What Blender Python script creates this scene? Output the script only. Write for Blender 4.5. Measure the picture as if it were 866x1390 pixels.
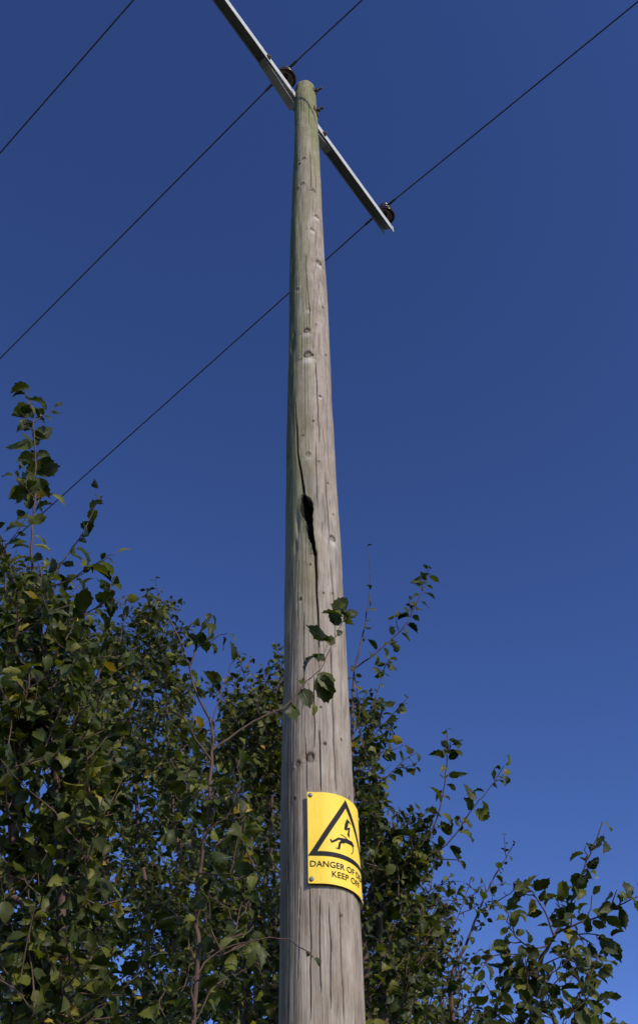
import bpy, bmesh, math, random
import numpy as np
from mathutils import Vector, Matrix

random.seed(11)
rng = np.random.default_rng(7)
scene = bpy.context.scene
for o in list(bpy.data.objects):
    bpy.data.objects.remove(o)
COL = scene.collection

# ------------------------------------------------------------------ camera
F_PX, CX, CY = 1500.0, 433.0, 695.0          # focal length and centre in the 866 x 1390 frame
PITCH = math.radians(48.0)
CAM = np.array([0.0, 0.0, 1.6])
cam = bpy.data.cameras.new("camera")
cam.sensor_fit = 'HORIZONTAL'
cam.sensor_width = 36.0
cam.lens = 36.0 * F_PX / 866.0
cam.clip_start = 0.05
cam.clip_end = 6000
cam_o = bpy.data.objects.new("camera", cam)
COL.objects.link(cam_o)
cam_o.location = CAM
cam_o.rotation_euler = (math.pi / 2 + PITCH, 0, 0)
scene.camera = cam_o

# ------------------------------------------------------------------ sky, sun, exposure
SUN_AZ = math.radians(37)                    # right of the direction straight back past the camera
SUN_EL = math.radians(33)
sun_dir = Vector((math.sin(SUN_AZ) * math.cos(SUN_EL), -math.cos(SUN_AZ) * math.cos(SUN_EL), math.sin(SUN_EL)))
world = bpy.data.worlds.new("World")
scene.world = world
world.use_nodes = True
wn, wl = world.node_tree.nodes, world.node_tree.links
wn.clear()
sky = wn.new('ShaderNodeTexSky')
sky.sky_type = 'NISHITA'
sky.sun_disc = False
sky.sun_elevation = SUN_EL
sky.sun_rotation = math.atan2(sun_dir.x, sun_dir.y)
sky.altitude = 300
sky.air_density = 1.0
sky.dust_density = 0.0
sky.ozone_density = 2.0
bg = wn.new('ShaderNodeBackground')
bg.inputs['Strength'].default_value = 0.068
out = wn.new('ShaderNodeOutputWorld')
deep = wn.new('ShaderNodeGamma')             # the film's deep, contrasty blue
deep.inputs['Gamma'].default_value = 1.65
rich = wn.new('ShaderNodeVectorMath')
rich.operation = 'MULTIPLY'
rich.inputs[1].default_value = (1.06, .94, 1.08)
wl.new(sky.outputs[0], deep.inputs['Color'])
wl.new(deep.outputs[0], rich.inputs[0])
wl.new(rich.outputs[0], bg.inputs['Color'])
wl.new(bg.outputs[0], out.inputs['Surface'])

sl = bpy.data.lights.new("sun", 'SUN')
sl.energy = 4.2
sl.angle = math.radians(0.53)
sl.color = (1.0, 0.90, 0.76)
so = bpy.data.objects.new("sun", sl)
COL.objects.link(so)
so.location = (8, -10, 14)
so.rotation_euler = sun_dir.to_track_quat('Z', 'Y').to_euler()

vs = scene.view_settings
vs.view_transform = 'Standard'
vs.look = 'None'
vs.exposure = 0.0
vs.gamma = 1.0
vs.use_curve_mapping = False

# ------------------------------------------------------------------ helpers
FW = np.array([0, math.cos(PITCH), math.sin(PITCH)])
UP = np.array([0, -math.sin(PITCH), math.cos(PITCH)])
RT = np.array([1.0, 0, 0])


def ray(px, py):
    return FW + RT * (px - CX) / F_PX + UP * (CY - py) / F_PX


def at(px, py, Y):
    d = ray(px, py)
    return CAM + d * (Y / d[1])


def at_z(px, py, Z):
    d = ray(px, py)
    return CAM + d * ((Z - CAM[2]) / d[2])


def proj(p):
    v = np.asarray(p, float) - CAM
    z = v @ FW
    return CX + F_PX * (v @ RT) / z, CY - F_PX * (v @ UP) / z


def tag(o, label=None, cat=None, group=None, kind=None):
    if label: o['label'] = label
    if cat: o['category'] = cat
    if group: o['group'] = group
    if kind: o['kind'] = kind
    return o


def empty(name, loc):
    o = bpy.data.objects.new(name, None)
    o.empty_display_size = 0.1
    o.location = Vector(loc)
    COL.objects.link(o)
    return o


def link(name, me, mat, parent=None, loc=None):
    """verts of `me` are in world space; shift them into the parent's frame"""
    o = bpy.data.objects.new(name, me)
    COL.objects.link(o)
    if mat is not None and not me.materials:
        me.materials.append(mat)
    if parent is not None:
        o.parent = parent
        base = Vector((0, 0, 0))
        p = parent
        while p is not None:
            base += p.location
            p = p.parent
        o.location = -base if loc is None else Vector(loc) - base
    elif loc is not None:
        o.location = Vector(loc)
    return o


def smooth(me, on=True):
    me.polygons.foreach_set('use_smooth', [on] * len(me.polygons))


def mesh_from(name, v, f, sm=True):
    me = bpy.data.meshes.new(name)
    me.from_pydata([tuple(map(float, p)) for p in v], [], f)
    me.update()
    if sm: smooth(me)
    return me


def mesh_np(name, v, quads=None, tris=None, sm=True):
    """fast mesh from numpy arrays (all quads or all tris)"""
    f = quads if quads is not None else tris
    n = f.shape[1]
    me = bpy.data.meshes.new(name)
    me.vertices.add(len(v))
    me.vertices.foreach_set('co', np.ascontiguousarray(v, dtype=np.float32).ravel())
    me.loops.add(f.size)
    me.loops.foreach_set('vertex_index', np.ascontiguousarray(f, dtype=np.int32).ravel())
    me.polygons.add(len(f))
    me.polygons.foreach_set('loop_start', np.arange(0, f.size, n, dtype=np.int32))
    me.polygons.foreach_set('loop_total', np.full(len(f), n, dtype=np.int32))
    me.update(calc_edges=True)
    if sm: smooth(me)
    return me


def box_mesh(name, c, ax, ay, az, sx, sy, sz, bevel=0.0):
    bm = bmesh.new()
    bmesh.ops.create_cube(bm, size=1.0)
    M = Matrix((( ax[0]*sx, ay[0]*sy, az[0]*sz, c[0]), (ax[1]*sx, ay[1]*sy, az[1]*sz, c[1]),
                (ax[2]*sx, ay[2]*sy, az[2]*sz, c[2]), (0, 0, 0, 1)))
    bmesh.ops.transform(bm, matrix=M, verts=bm.verts)
    bmesh.ops.recalc_face_normals(bm, faces=bm.faces)
    if bevel:
        bmesh.ops.bevel(bm, geom=bm.edges[:], offset=bevel, segments=2, affect='EDGES', profile=0.5)
    me = bpy.data.meshes.new(name)
    bm.to_mesh(me)
    bm.free()
    return me


def lathe_mesh(name, prof, origin, axis=(0, 0, 1), n=28, sm=True, rs=1.0, hs=1.0, lift=0.0):
    """prof: list of (radius, height) along axis"""
    prof = [(r * rs, h * hs + lift) for r, h in prof]
    q = Vector(axis).normalized().to_track_quat('Z', 'Y').to_matrix()
    v, f = [], []
    for r, h in prof:
        for k in range(n):
            a = 2 * math.pi * k / n
            v.append(Vector(origin) + q @ Vector((r * math.cos(a), r * math.sin(a), h)))
    for i in range(len(prof) - 1):
        for k in range(n):
            k2 = (k + 1) % n
            f.append((i*n+k, i*n+k2, (i+1)*n+k2, (i+1)*n+k))
    f.append(tuple(range(n - 1, -1, -1)))
    f.append(tuple((len(prof)-1)*n + k for k in range(n)))
    return mesh_from(name, v, f, sm)


def tube_np(pts, rad, n=6):
    pts = np.asarray(pts, float)
    m = len(pts)
    rad = np.asarray(rad, float)
    t = np.gradient(pts, axis=0)
    t /= np.linalg.norm(t, axis=1)[:, None] + 1e-12
    ref = np.array([0.31, 0.87, 0.12])
    s = np.cross(t, ref)
    s /= np.linalg.norm(s, axis=1)[:, None] + 1e-9
    b = np.cross(t, s)
    a = np.arange(n) * 2 * np.pi / n
    ring = s[:, None, :] * np.cos(a)[None, :, None] + b[:, None, :] * np.sin(a)[None, :, None]
    v = (pts[:, None, :] + ring * rad[:, None, None]).reshape(-1, 3)
    i = np.arange(m - 1)[:, None] * n
    k = np.arange(n)[None, :]
    k2 = (k + 1) % n
    f = np.stack([i + k, i + k2, i + n + k2, i + n + k], -1).reshape(-1, 4)
    return v, f


class NT:
    """tiny material helper"""
    def __init__(self, name):
        self.m = bpy.data.materials.new(name)
        self.m.use_nodes = True
        self.n, self.l = self.m.node_tree.nodes, self.m.node_tree.links
        self.b = self.n['Principled BSDF']
        self.o = self.n['Material Output']

    def new(self, t, **kw):
        nd = self.n.new(t)
        for k, v in kw.items():
            setattr(nd, k, v)
        return nd

    def link(self, a, b):
        self.l.new(a, b)

    def noise(self, vec, scale, detail=4, rough=0.55):
        nd = self.new('ShaderNodeTexNoise')
        nd.inputs['Scale'].default_value = scale
        nd.inputs['Detail'].default_value = detail
        nd.inputs['Roughness'].default_value = rough
        if vec is not None: self.link(vec, nd.inputs['Vector'])
        return nd.outputs['Fac']

    def mapping(self, vec, scale):
        nd = self.new('ShaderNodeMapping')
        nd.inputs['Scale'].default_value = scale
        self.link(vec, nd.inputs['Vector'])
        return nd.outputs[0]

    def ramp(self, fac, stops):
        nd = self.new('ShaderNodeValToRGB')
        cr = nd.color_ramp
        while len(cr.elements) > 1: cr.elements.remove(cr.elements[-1])
        cr.elements[0].position = stops[0][0]
        cr.elements[0].color = tuple(stops[0][1]) + (1,)
        for p, c in stops[1:]:
            e = cr.elements.new(p)
            e.color = tuple(c) + (1,)
        self.link(fac, nd.inputs['Fac'])
        return nd.outputs['Color']

    def mix(self, fac, a, b, blend='MIX'):
        nd = self.new('ShaderNodeMix', data_type='RGBA', blend_type=blend)
        for s, v in ((nd.inputs['Factor'], fac), (nd.inputs['A'], a), (nd.inputs['B'], b)):
            s = [i for i in nd.inputs if i.name == s.name and i.type == ('VALUE' if s is nd.inputs['Factor'] else 'RGBA')][0] if False else s
        fs = nd.inputs[0]
        As = nd.inputs[6]
        Bs = nd.inputs[7]
        for s, v in ((fs, fac), (As, a), (Bs, b)):
            if isinstance(v, (int, float)): s.default_value = v
            elif isinstance(v, tuple): s.default_value = v + (1,)
            else: self.link(v, s)
        return nd.outputs[2]

    def math(self, op, a, b=None, c=None, clamp=False):
        nd = self.new('ShaderNodeMath', operation=op, use_clamp=clamp)
        for i, v in enumerate((a, b, c)):
            if v is None: continue
            if isinstance(v, (int, float)): nd.inputs[i].default_value = v
            else: self.link(v, nd.inputs[i])
        return nd.outputs[0]

    def attr(self, name):
        nd = self.new('ShaderNodeAttribute', attribute_name=name)
        return nd.outputs['Fac']

    def bump(self, height, strength, dist, normal=None):
        nd = self.new('ShaderNodeBump')
        nd.inputs['Strength'].default_value = strength
        nd.inputs['Distance'].default_value = dist
        self.link(height, nd.inputs['Height'])
        if normal is not None: self.link(normal, nd.inputs['Normal'])
        return nd.outputs[0]

    def coord(self):
        return self.new('ShaderNodeTexCoord').outputs['Object']

    def set(self, **kw):
        for k, v in kw.items():
            s = self.b.inputs[k.replace('_', ' ')]
            if isinstance(v, (int, float)): s.default_value = v
            elif isinstance(v, tuple): s.default_value = v + (1,) if len(v) == 3 else v
            else: self.link(v, s)


# ------------------------------------------------------------------ materials
def mat_wood():
    t = NT('weathered_pole_wood')
    g = t.new('ShaderNodeNewGeometry').outputs['Position']
    fine = t.noise(t.mapping(g, (1, 1, .03)), 210, 4, .65)
    mid = t.noise(t.mapping(g, (1, 1, .06)), 60, 5, .65)
    cloud = t.noise(t.mapping(g, (1, 1, .4)), 11, 6, .7)
    blot = t.noise(t.mapping(g, (1, 1, .5)), 26, 5, .65)
    base = t.ramp(cloud, [(.26, (.188, .150, .112)), (.5, (.292, .248, .196)), (.74, (.385, .338, .282))])
    grain = t.ramp(mid, [(.32, (.56, .51, .47)), (.48, (.95, .94, .93)), (.7, (1.08, 1.07, 1.06))])
    c = t.mix(.8, base, grain, 'MULTIPLY')
    gf = t.ramp(fine, [(.34, (.42, .38, .34)), (.45, (.93, .92, .91)), (.7, (1.10, 1.10, 1.10))])
    c = t.mix(.85, c, gf, 'MULTIPLY')
    # warm brown patches where the grey skin has worn
    c = t.mix(t.math('MULTIPLY', t.ramp(blot, [(.52, (0, 0, 0)), (.70, (1, 1, 1))]), .5), c, (.235, .165, .105))
    # algae, mostly on the damp side and below the top
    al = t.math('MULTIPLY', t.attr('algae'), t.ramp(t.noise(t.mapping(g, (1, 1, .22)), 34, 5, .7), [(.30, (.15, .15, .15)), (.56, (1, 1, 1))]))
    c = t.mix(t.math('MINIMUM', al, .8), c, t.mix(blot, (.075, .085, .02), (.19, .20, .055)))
    c = t.mix(t.math('MULTIPLY', t.attr('algae_shade'), t.ramp(t.noise(t.mapping(g, (1, 1, .3)), 24, 5, .7), [(.28, (.35, .35, .35)), (.5, (1, 1, 1))])), c, (.045, .050, .022))  # dark left limb: black-green algae mixed with painted-in shading
    c = t.mix(t.math('MULTIPLY', t.attr('pale'), .75), c, (.50, .45, .37))
    c = t.mix(t.attr('knot'), c, (.052, .034, .022))
    c = t.mix(t.attr('rot_shade'), c, (.009, .007, .005))  # decayed wood, plus shade painted into the cracks and the hole
    t.set(Base_Color=c, Roughness=.82)
    t.b.inputs['Specular IOR Level'].default_value = .25
    n1 = t.bump(mid, .45, .004)
    n2 = t.bump(fine, .6, .002, n1)
    t.set(Normal=n2)
    return t.m


def mat_simple(name, col, rough=.6, metal=0., var=.25, scale=40, bump=.0, stretch=(1, 1, 1), spec=.5):
    t = NT(name)
    g = t.coord()
    n = t.noise(t.mapping(g, stretch), scale, 5, .6)
    a = tuple(c * (1 - var) for c in col)
    b = tuple(min(1, c * (1 + var)) for c in col)
    t.set(Base_Color=t.ramp(n, [(.3, a), (.7, b)]), Roughness=rough, Metallic=metal)
    t.b.inputs['Specular IOR Level'].default_value = spec
    if bump:
        t.set(Normal=t.bump(n, .4, bump))
    return t.m


def mat_leaf(name, use_attr):
    t = NT(name)
    if use_attr:
        r = t.attr('leaf_tone')
    else:
        r = t.new('ShaderNodeObjectInfo').outputs['Random']
    uv = t.new('ShaderNodeUVMap').outputs[0]
    sep = t.new('ShaderNodeSeparateXYZ')
    t.link(uv, sep.inputs[0])
    u, v = sep.outputs[0], sep.outputs[1]
    av = t.math('ABSOLUTE', t.math('SUBTRACT', v, .5))
    # veins run from the midrib forward to the edge
    ph = t.math('MULTIPLY', t.math('SUBTRACT', u, t.math('MULTIPLY', av, .75)), 9.0)
    saw = t.math('ABSOLUTE', t.math('SUBTRACT', t.math('FRACT', ph), .5))
    vein = t.ramp(saw, [(.0, (1, 1, 1)), (.13, (0, 0, 0))])
    mid = t.ramp(av, [(.0, (1, 1, 1)), (.045, (0, 0, 0))])
    vm = t.math('MAXIMUM', vein, mid)
    top = t.ramp(r, [(0, (.012, .020, .003)), (.3, (.021, .034, .004)), (.58, (.040, .052, .006)), (.80, (.098, .106, .011)), (.95, (.140, .145, .02)),
                     (.985, (.15, .135, .02)), (.990, (.40, .29, .03)), (1, (.34, .19, .03))])
    und = t.mix(.25, top, (.062, .066, .014))
    back = t.new('ShaderNodeNewGeometry').outputs['Backfacing']
    c = t.mix(back, top, und)
    pos = t.new('ShaderNodeNewGeometry').outputs['Position']
    blot = t.noise(pos, 55, 4, .65)
    c = t.mix(t.math('MULTIPLY', t.ramp(blot, [(.60, (0, 0, 0)), (.72, (1, 1, 1))]), .55), c, (.085, .06, .022))
    c = t.mix(t.math('MULTIPLY', vm, .25), c, (.11, .12, .04))
    t.set(Base_Color=c, Roughness=.45)
    t.b.inputs['Specular IOR Level'].default_value = .22
    t.set(Normal=t.bump(vm, .35, .003))
    tr = t.new('ShaderNodeBsdfTranslucent')
    t.link(t.mix(1.0, c, (1.25, 1.45, .5), 'MULTIPLY'), tr.inputs['Color'])
    ms = t.new('ShaderNodeMixShader')
    ms.inputs[0].default_value = .24
    t.link(t.b.outputs[0], ms.inputs[1])
    t.link(tr.outputs[0], ms.inputs[2])
    t.link(ms.outputs[0], t.o.inputs['Surface'])
    return t.m


def mat_sign():
    t = NT('yellow_sign_enamel')
    g = t.coord()
    n = t.noise(g, 9, 5, .6)
    st = t.noise(t.mapping(g, (1, 1, .12)), 60, 4, .6)
    c = t.ramp(n, [(.3, (.79, .54, .042)), (.7, (.85, .60, .060))])
    c = t.mix(t.math('MULTIPLY', t.ramp(st, [(.55, (0, 0, 0)), (.78, (1, 1, 1))]), .30), c, (.42, .30, .08))
    sp = t.noise(g, 130, 3, .7)
    c = t.mix(t.math('MULTIPLY', t.ramp(sp, [(.66, (0, 0, 0)), (.74, (1, 1, 1))]), .35), c, (.30, .22, .07))
    t.set(Base_Color=c, Roughness=.62, Normal=t.bump(n, .1, .002))
    t.b.inputs['Specular IOR Level'].default_value = .3
    return t.m


def mat_steel():
    t = NT('galvanised_steel')
    g = t.coord()
    v = t.new('ShaderNodeTexVoronoi')
    v.inputs['Scale'].default_value = 60
    t.link(g, v.inputs['Vector'])
    n = t.noise(g, 12, 5, .6)
    c = t.mix(.5, t.ramp(v.outputs['Distance'], [(0, (.40, .40, .38)), (.6, (.47, .47, .45))]), t.ramp(n, [(.3, (.34, .34, .32)), (.7, (.50, .50, .47))]))
    c = t.mix(t.math('MULTIPLY', t.ramp(t.noise(g, 26, 5, .7), [(.64, (0, 0, 0)), (.80, (1, 1, 1))]), .3), c, (.22, .14, .09))
    t.set(Base_Color=c, Roughness=.6, Metallic=.0)
    return t.m


M_WOOD = mat_wood()
M_BARK = mat_simple('reddish_twig_bark', (.078, .044, .030), .75, 0, .45, 60, .002, (1, 1, .3), .3)
M_LEAF = mat_leaf('leaf_green', False)
M_LEAFS = mat_leaf('leaf_green_mass', True)
M_SIGN = mat_sign()
M_BLACK = mat_simple('black_print', (.010, .010, .012), .7, 0, .2, 30, 0, (1, 1, 1), .2)
M_STEEL = mat_steel()
M_RUST = mat_simple('rusty_bolt_steel', (.10, .062, .045), .7, .3, .5, 90, .001)
M_NAIL = mat_simple('zinc_nail', (.24, .23, .22), .6, .3, .25, 120)
M_CERAMIC = mat_simple('brown_glazed_ceramic', (.032, .009, .006), .2, 0, .3, 20, 0, (1, 1, 1), .6)
M_WIRE = mat_simple('dull_conductor', (.055, .055, .06), .6, .4, .25, 30)
M_GROUND = mat_simple('field_grass', (.026, .028, .014), .95, 0, .45, .9, .02)

# ------------------------------------------------------------------ ground
gv, gf = [], []
NG = 40
for j in range(NG + 1):
    for i in range(NG + 1):
        a, b = (i / NG * 2 - 1), (j / NG * 2 - 1)
        x, y = 2500 * a * abs(a) ** 2, 2500 * b * abs(b) ** 2
        gv.append((x, y, -.02 + .03 * math.sin(x * .9) * math.cos(y * .7) if abs(x) < 60 and abs(y) < 60 else -.02))
for j in range(NG):
    for i in range(NG):
        k = j * (NG + 1) + i
        gf.append((k, k + 1, k + NG + 2, k + NG + 1))
ground = link('ground', mesh_from('ground', gv, gf), M_GROUND)
tag(ground, kind='structure')

# ------------------------------------------------------------------ the pole
PD = 3.2
EDGES = [(120, 400.5, 427.5), (150, 400, 430.5), (200, 398.5, 433), (250, 397, 436), (300, 395, 438), (350, 393.5, 440.5),
         (400, 393, 444), (450, 392, 447), (500, 390.5, 449.5), (550, 389, 451.5), (600, 388, 454), (650, 387.5, 456.5),
         (700, 387, 460), (750, 387, 464), (800, 386.5, 467), (850, 386, 470), (900, 385.5, 473), (950, 384.5, 475.5),
         (1000, 383.5, 478), (1050, 382.5, 480.5), (1100, 381.5, 483), (1150, 381, 485.5), (1200, 380.5, 488),
         (1250, 380, 491), (1300, 379.5, 494)]
pz, pc, pr = [], [], []
for y, l, r in EDGES:
    c = at((l + r) / 2, y, PD)
    dep = (c - CAM) @ FW
    pz.append(c[2]); pc.append(c[0]); pr.append((r - l) / 2 * dep / F_PX * .985)
pz, pc, pr = np.array(pz)[::-1], np.array(pc)[::-1], np.array(pr)[::-1]
pz = np.concatenate([[-.3, 2.0], pz, [10.3]])
pc = np.concatenate([[.028, .020], pc, [pc[-1] - .012]])
pr = np.concatenate([[.137, .130], pr, [pr[-1] - .004]])
PTOP = 9.95


def pole_c(z): return np.interp(z, pz, pc)
def pole_r(z): return np.interp(z, pz, pr)


def pole_hit(px, py, dr=0.0):
    """(phi, z) where the line of sight through a pixel of the photo meets the pole"""
    d = ray(px, py)
    lo = None
    for t in np.linspace((PD - .4) / d[1], (PD + .05) / d[1], 900):
        p = CAM + d * t
        if math.hypot(p[0] - pole_c(p[2]), p[1] - PD) <= pole_r(p[2]) + dr:
            lo = p
            break
    if lo is None:
        p = CAM + d * (PD / d[1])
        return (math.pi / 2 if px > CX else -math.pi / 2), p[2]
    return math.atan2(lo[0] - pole_c(lo[2]), -(lo[1] - PD)), lo[2]


def pole_pt(phi, z, dr=0.0):
    r = pole_r(z) + dr
    return np.array([pole_c(z) + r * math.sin(phi), PD - r * math.cos(phi), z])


def vnoise(a, b, seed):
    """value noise, a and b arrays"""
    g = np.random.default_rng(seed).random((256, 256))
    ai, bi = np.floor(a).astype(int), np.floor(b).astype(int)
    fa, fb = a - ai, b - bi
    fa, fb = fa*fa*(3-2*fa), fb*fb*(3-2*fb)
    g00, g10 = g[ai % 256, bi % 256], g[(ai+1) % 256, bi % 256]
    g01, g11 = g[ai % 256, (bi+1) % 256], g[(ai+1) % 256, (bi+1) % 256]
    return (g00*(1-fa)+g10*fa)*(1-fb) + (g01*(1-fa)+g11*fa)*fb - .5


def build_pole():
    phis = np.concatenate([np.linspace(-1.8, 1.8, 320), np.linspace(1.8, 2*math.pi-1.8, 62)[1:-1]])
    zs = np.concatenate([np.linspace(-.3, 2.6, 60)[:-1], np.linspace(2.6, PTOP - .07, 1750)])
    P, Z = np.meshgrid(phis, zs)
    R = pole_r(Z).copy()
    Pw = np.where(P > math.pi, P - 2*math.pi, P)
    # swellings, grain ridges
    R += .008 * vnoise(3 + np.sin(Pw)*1.6, Z*1.1 + np.cos(Pw)*1.5, 1) + .004 * vnoise(40+np.sin(Pw)*4, Z*3 + 4*np.cos(Pw), 2)
    R += .0015 * vnoise(Pw*16 + .6*np.sin(Z*2), Z*1.6, 3) + .0010 * vnoise(Pw*44, Z*4.6, 4) + .0010 * vnoise(Pw*100, Z*9, 5)
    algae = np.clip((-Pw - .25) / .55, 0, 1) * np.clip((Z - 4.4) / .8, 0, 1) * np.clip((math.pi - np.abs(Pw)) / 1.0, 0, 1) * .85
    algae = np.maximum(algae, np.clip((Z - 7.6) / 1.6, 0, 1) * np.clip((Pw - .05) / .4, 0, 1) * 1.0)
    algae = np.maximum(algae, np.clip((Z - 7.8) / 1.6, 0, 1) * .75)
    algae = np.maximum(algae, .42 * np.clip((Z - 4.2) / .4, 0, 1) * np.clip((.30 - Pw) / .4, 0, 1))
    algae_shade = np.clip((-Pw - .55) / .35, 0, 1) * np.clip((math.pi - np.abs(Pw)) / 1.2, 0, 1) * (.35 + .5 * np.clip((Z - 4.4) / 1.2, 0, 1))  # shaded side's darkness put into the colour, together with dark algae
    knot = np.zeros_like(R); pale = np.zeros_like(R); rot_shade = np.zeros_like(R)
    inn = np.zeros_like(R)

    def crack(pts, depth, wob=.004, edge=.0):
        """pts (px, py, width px)"""
        h = [pole_hit(a, b) for a, b, w in pts]
        zz = np.array([q[1] for q in h]); ph = np.array([q[0] for q in h])
        ww = np.array([w * ((at(a, b, PD - .1) - CAM) @ FW) / F_PX for a, b, w in pts])
        o = np.argsort(zz)
        zz, ph, ww = zz[o], ph[o], ww[o]
        rows = np.where((zs > zz[0]) & (zs < zz[-1]))[0]
        for i in rows:
            z = zs[i]
            p0 = np.interp(z, zz, ph) + (vnoise(np.array([z*14]), np.array([ph[0]*9+3]), 9)[0]) * wob / .12
            hw = max(.5 * np.interp(z, zz, ww), .0016)
            tt = (z - zz[0]) / (zz[-1] - zz[0])
            dp = depth * min(1, 8*tt, 8*(1-tt))
            d = np.abs(Pw[i] - p0) * R[i]
            k = np.clip(1.35 - d / hw, 0, 1)
            inn[i] = np.maximum(inn[i], dp * k)
            rot_shade[i] = np.maximum(rot_shade[i], np.clip(k*1.2 - .1, 0, 1) * (.9 if depth > .02 else .6))
            if edge:
                e = np.clip(1 - np.abs(p0 - .02 - Pw[i]) * R[i] / edge, 0, 1) * (Pw[i] < p0)
                algae[i] = np.maximum(algae[i], e * .8)

    crack([(401, 545, 1), (402, 565, 2), (403, 590, 2.6), (404, 615, 2.8), (408, 640, 3.2), (411, 660, 3.4), (413, 676, 5)], .03, .002, .03)
    crack([(427, 745, 5), (428.5, 757, 3.6), (429.3, 772, 2.8), (429.5, 792, 2.4), (430.3, 812, 2), (431.8, 832, 1.9), (432.5, 856, 1.2), (433, 880, .8)], .03, .002, .025)
    for pts, dp in (([(397, 505, .8), (397, 540, 1.3), (396.5, 575, .8)], .012),
                    ([(418.5, 396, .7), (419.5, 415, .9), (420.5, 424, 1.2), (419.5, 447, .7)], .01),
                    ([(428.5, 492, .6), (429.5, 515, 1), (430, 536, 1.1), (432, 570, 1), (433.5, 602, .6)], .012),
                    ([(448, 880, .6), (450.5, 930, 1.1), (453, 1000, 1.4), (456.5, 1076, 1.3)], .016),
                    ([(433, 990, .6), (435, 1030, 1.2), (435.5, 1075, 1.2)], .012),
                    ([(425.5, 915, .9), (426, 960, 1.2), (427, 1015, .7)], .012),
                    ([(414, 1000, .6), (416, 1060, 1), (416, 1076, .7)], .008),
                    ([(391, 975, 1.2), (390, 1060, 1.8), (391, 1140, 1.8), (391, 1200, 1)], .014),
                    ([(408, 1205, .8), (407, 1240, 1.6), (406, 1285, 1.2), (405, 1330, .8)], .014),
                    ([(482, 1215, 1), (484, 1250, 1.3), (487, 1300, 1.2), (489, 1350, .8)], .012),
                    ([(408, 122, .6), (408, 145, 1), (407.5, 170, .7)], .01),
                    ([(421, 205, .6), (422, 240, .9), (422.5, 255, .6)], .01),
                    ([(415, 345, .6), (416, 375, .8), (418, 398, .6)], .009),
                    ([(433, 1215, .6), (434, 1280, 1), (435, 1350, .8)], .008),
                    ([(447, 1225, .6), (449, 1290, .9), (450, 1370, .7)], .008),
                    ([(461, 1225, .5), (464, 1300, .9), (466, 1385, .6)], .007),
                    ([(420, 1205, .6), (421, 1290, .9), (421, 1385, .6)], .008),
                    ([(442, 640, .5), (445, 690, .8), (447, 740, .5)], .006),
                    ([(448, 760, .5), (452, 820, .8), (455, 880, .5)], .007),
                    ([(405, 760, .6), (404, 800, 1), (404, 860, .6)], .008),
                    ([(412, 830, .5), (411, 900, .8), (411, 960, .6)], .007),
                    ([(398, 880, .6), (398, 960, 1), (397, 1040, .8)], .009),
                    ([(440, 620, .5), (441, 605, .8), (438, 580, .5)], .006)):
        crack(pts, dp)
    rr = np.random.default_rng(21)
    for _ in range(26):                                    # fine drying checks all over
        z0 = rr.uniform(2.7, 9.6); L = rr.uniform(.12, .55); p0 = rr.uniform(-1.6, 1.6)
        rows = np.where((zs > z0) & (zs < z0 + L))[0]
        if len(rows) < 3: continue
        for i in rows:
            tt = (zs[i] - z0) / L
            pw = p0 + .03 * vnoise(np.array([zs[i]*9]), np.array([p0*7+5]), 12)[0]
            d = np.abs(Pw[i] - pw) * R[i]
            k = np.clip(1.2 - d / .0017, 0, 1) * min(1, 6*tt, 6*(1-tt))
            inn[i] = np.maximum(inn[i], .006 * k)
            rot_shade[i] = np.maximum(rot_shade[i], k * .6)
    # the split-out hole: left and right edges in the photo
    hole = [(670, 411, 413), (674, 410, 416), (678, 409, 421), (685, 408, 424.3), (692, 407.5, 425), (698, 409.5, 424.3), (704, 413.5, 424), (712, 416, 424.3),
            (722, 417, 425), (733, 420, 426.5), (743, 423.5, 428.3), (752, 426, 429.5)]
    hz, hl, hr = [], [], []
    for y, a, b in hole:
        pa, za = pole_hit(a, y); pb, zb = pole_hit(b, y)
        hz.append((za + zb) / 2); hl.append(pa); hr.append(pb)
    hz, hl, hr = np.array(hz)[::-1], np.array(hl)[::-1], np.array(hr)[::-1]
    for i in np.where((zs > hz[0]) & (zs < hz[-1]))[0]:
        z = zs[i]
        a, b = np.interp(z, hz, hl), np.interp(z, hz, hr)
        j = .05 * vnoise(np.array([z*30]), np.array([2.2]), 15)[0] + .05 * vnoise(np.array([z*95]), np.array([5.2]), 16)[0]
        a += j * min(1, (b - a) * 9)
        b += .03 * vnoise(np.array([z*60]), np.array([8.2]), 17)[0] * min(1, (b - a) * 9)
        d = np.minimum(Pw[i] - a, b - Pw[i]) * R[i]
        k = np.clip(d / .004 + .4, 0, 1)
        endf = min(1, (hz[-1]-z)/.02, 1)
        inn[i] = np.maximum(inn[i], np.clip(k, 0, 1) * .085 * endf)
        rot_shade[i] = np.maximum(rot_shade[i], np.clip(1.6 + d / .0022, 0, 1))  # hole walls: rotted wood, coloured near-black to stand in for shade
        lip = np.exp(-((a - Pw[i]) * R[i] / .012)**2) * (Pw[i] < a)
        R[i] += .005 * lip                                 # raised, mossy lip
        algae[i] = np.maximum(algae[i], np.exp(-((a - Pw[i]) * R[i] / .02)**2) * .9)
    # dents left of the split
    for (a, b, w, h, dp) in ((404, 712, 2.2, 14, .012), (401, 742, 3.5, 9, .008), (397, 470, 4, 12, .012), (399, 455, 2, 6, .01)):
        p0, z0 = pole_hit(a, b)
        sc = ((at(a, b, PD) - CAM) @ FW) / F_PX
        g = np.exp(-(((Pw - p0) * R / (w*sc))**2 + ((Z - z0) / (h*sc*1.3))**2))
        inn += dp * g
        algae = np.maximum(algae, g * .8)
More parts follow.
